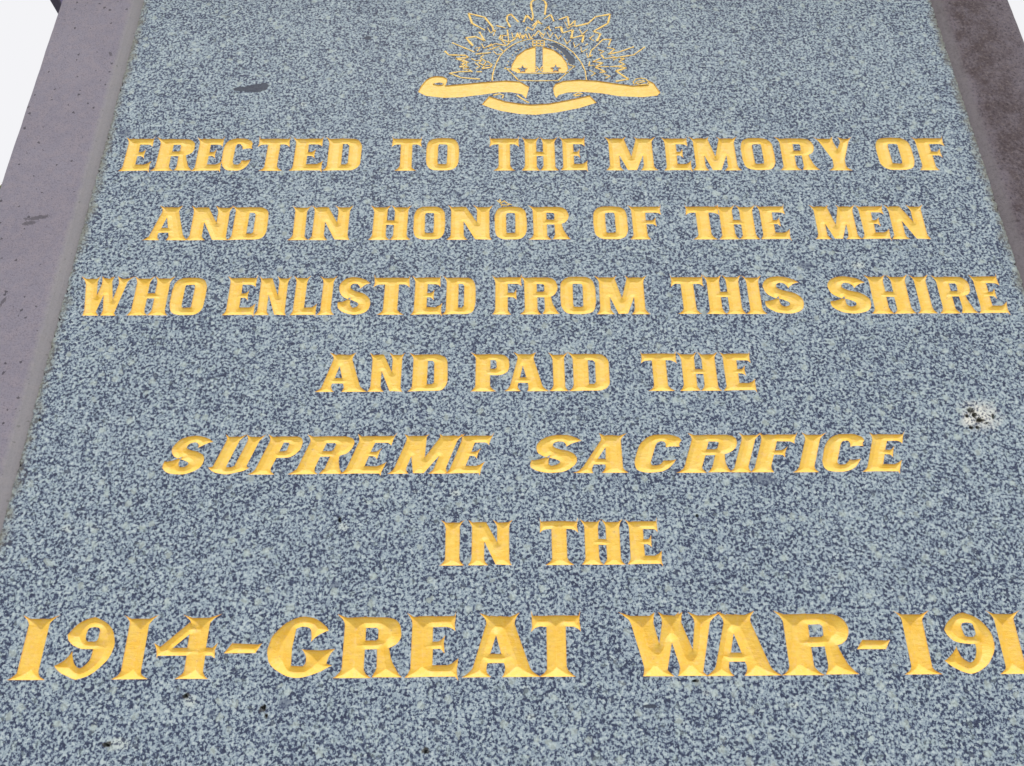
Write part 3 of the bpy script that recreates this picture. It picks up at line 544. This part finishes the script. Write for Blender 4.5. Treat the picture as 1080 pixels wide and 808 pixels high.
V, F = [], []
slab(V, F, FRAME_L/1000-.05, FRAME_R/1000+.05, -.07, .86, Z0+PT+.002, Z0+PT+.20, .02)
slab(V, F, FRAME_L/1000+.06, FRAME_R/1000-.06, .04, .75, Z0+PT+.202, Z0+PT+.36, .03); mk('capstone', V, F, m_st, root)
# cornice returns on the flanks, concave underneath
def cornice(x, sgn, z):
    V, F = [], []; y0, y1 = .002, .79
    pr = [(0, 0), (.003, .005), (.0065, .013), (.012, .024), (.022, .034), (.036, .041), (.038, .070), (.038, .13), (0, .14)]
    for px, pz in pr: V += [(x+sgn*(px-.003), y0, z+pz), (x+sgn*(px-.003), y1, z+pz)]
    n = len(pr)
    for i in range(n): j = (i+1) % n; F.append((2*i, 2*j, 2*j+1, 2*i+1) if sgn < 0 else (2*i+1, 2*j+1, 2*j, 2*i))
    F.append([2*i for i in range(n)]); F.append([2*i+1 for i in range(n)][::-1])
    mk('cornice', V, F, m_corn, root)
m_corn = simple('shadow dark cornice stone', (.12, .10, .19), (.17, .14, .25), 60, .85, .4, .002)  # stone in shadow: the shade is put into this dark purple colour
cornice(FRAME_L/1000, -1, Z0+.4855); cornice(FRAME_R/1000, 1, Z0+.512)

# ---------------------------------------------------------------- a tree beyond the memorial (a sliver of its crown shows at the left edge)
m_bark = simple('bark', (.10, .075, .05), (.22, .18, .13), 14, .9, .6, .03)
s_ = NT('tree leaves'); co_ = s_.n('ShaderNodeTexCoord').outputs['Object']
s_.l(s_.mix(s_.ramp(s_.noise(co_, 1.2, 3, .6), [(.35, 0.), (.65, 1.)]), (.12, .15, .02), (.30, .30, .03)), s_.b.inputs['Base Color']); s_.b.inputs['Roughness'].default_value = .6
m_leaf = s_.m
camp = camo.matrix_world.translation
def ray(px, py):
    d = R3 @ Vector(((px-540)/870, -(py-404)/870, -1)); return d.normalized()
dr = ray(1.0, 193.5)
dist_h = 14.0; top = camp + dr*(dist_h/math.hypot(dr.x, dr.y))
base = Vector((top.x-1.6, top.y+.3, 0)); H = top.z
tr = empty('tree', base); tag(tr, 'leafy yellow green tree behind the left side of the memorial', 'tree')
def limb(V, F, a, b, ra, rb, seg=7, bend=.25):
    a, b = Vector(a), Vector(b); n = 6; k0 = len(V); ax = (b-a).normalized(); u = ax.orthogonal().normalized(); v = ax.cross(u)
    bd = Vector((random.uniform(-1, 1), random.uniform(-1, 1), 0))*bend
    for i in range(n+1):
        t = i/n; c = a.lerp(b, t)+bd*math.sin(math.pi*t); r = ra+(rb-ra)*t
        for j in range(seg): an = 2*math.pi*j/seg; V.append(tuple(c+(u*math.cos(an)+v*math.sin(an))*r))
    for i in range(n):
        for j in range(seg): F.append((k0+i*seg+j, k0+i*seg+(j+1) % seg, k0+(i+1)*seg+(j+1) % seg, k0+(i+1)*seg+j))
V, F = [], []; limb(V, F, base, base+Vector((.2, 0, H*.62)), .30, .13, 10, .3)
cl = []
for i in range(16):
    a = i*2.4; r = random.uniform(1.0, 2.6); z = H*random.uniform(.42, .86); e = base+Vector((math.cos(a)*r, math.sin(a)*r, z))
    limb(V, F, base+Vector((.1, 0, H*random.uniform(.28, .58))), e, .09, .025); cl.append((e, random.uniform(.8, 1.25)))
mk('trunk', V, F, m_bark, tr, origin=base)
cl.append((top-Vector((.05, 0, .46)), .50)); cl.append((top-Vector((1.0, .1, .9)), .9)); cl.append((base+Vector((0, 0, H*.85)), 1.1))
V, F = [], []
for c, r in cl:
    for i in range(int(1500*min(1, r*r))):
        d = Vector((random.gauss(0, 1), random.gauss(0, 1), random.gauss(0, .8))).normalized()*r*random.random()**.45
        p = Vector(c)+d; u = Vector((random.gauss(0, 1), random.gauss(0, 1), random.gauss(0, 1))).normalized(); v = u.orthogonal().normalized(); l = random.uniform(.06, .12)
        k = len(V); V += [tuple(p-u*l), tuple(p+v*l*.35), tuple(p+u*l), tuple(p-v*l*.35)]; F.append((k, k+1, k+2, k+3))
mk('crown', V, F, m_leaf, tr, origin=base)
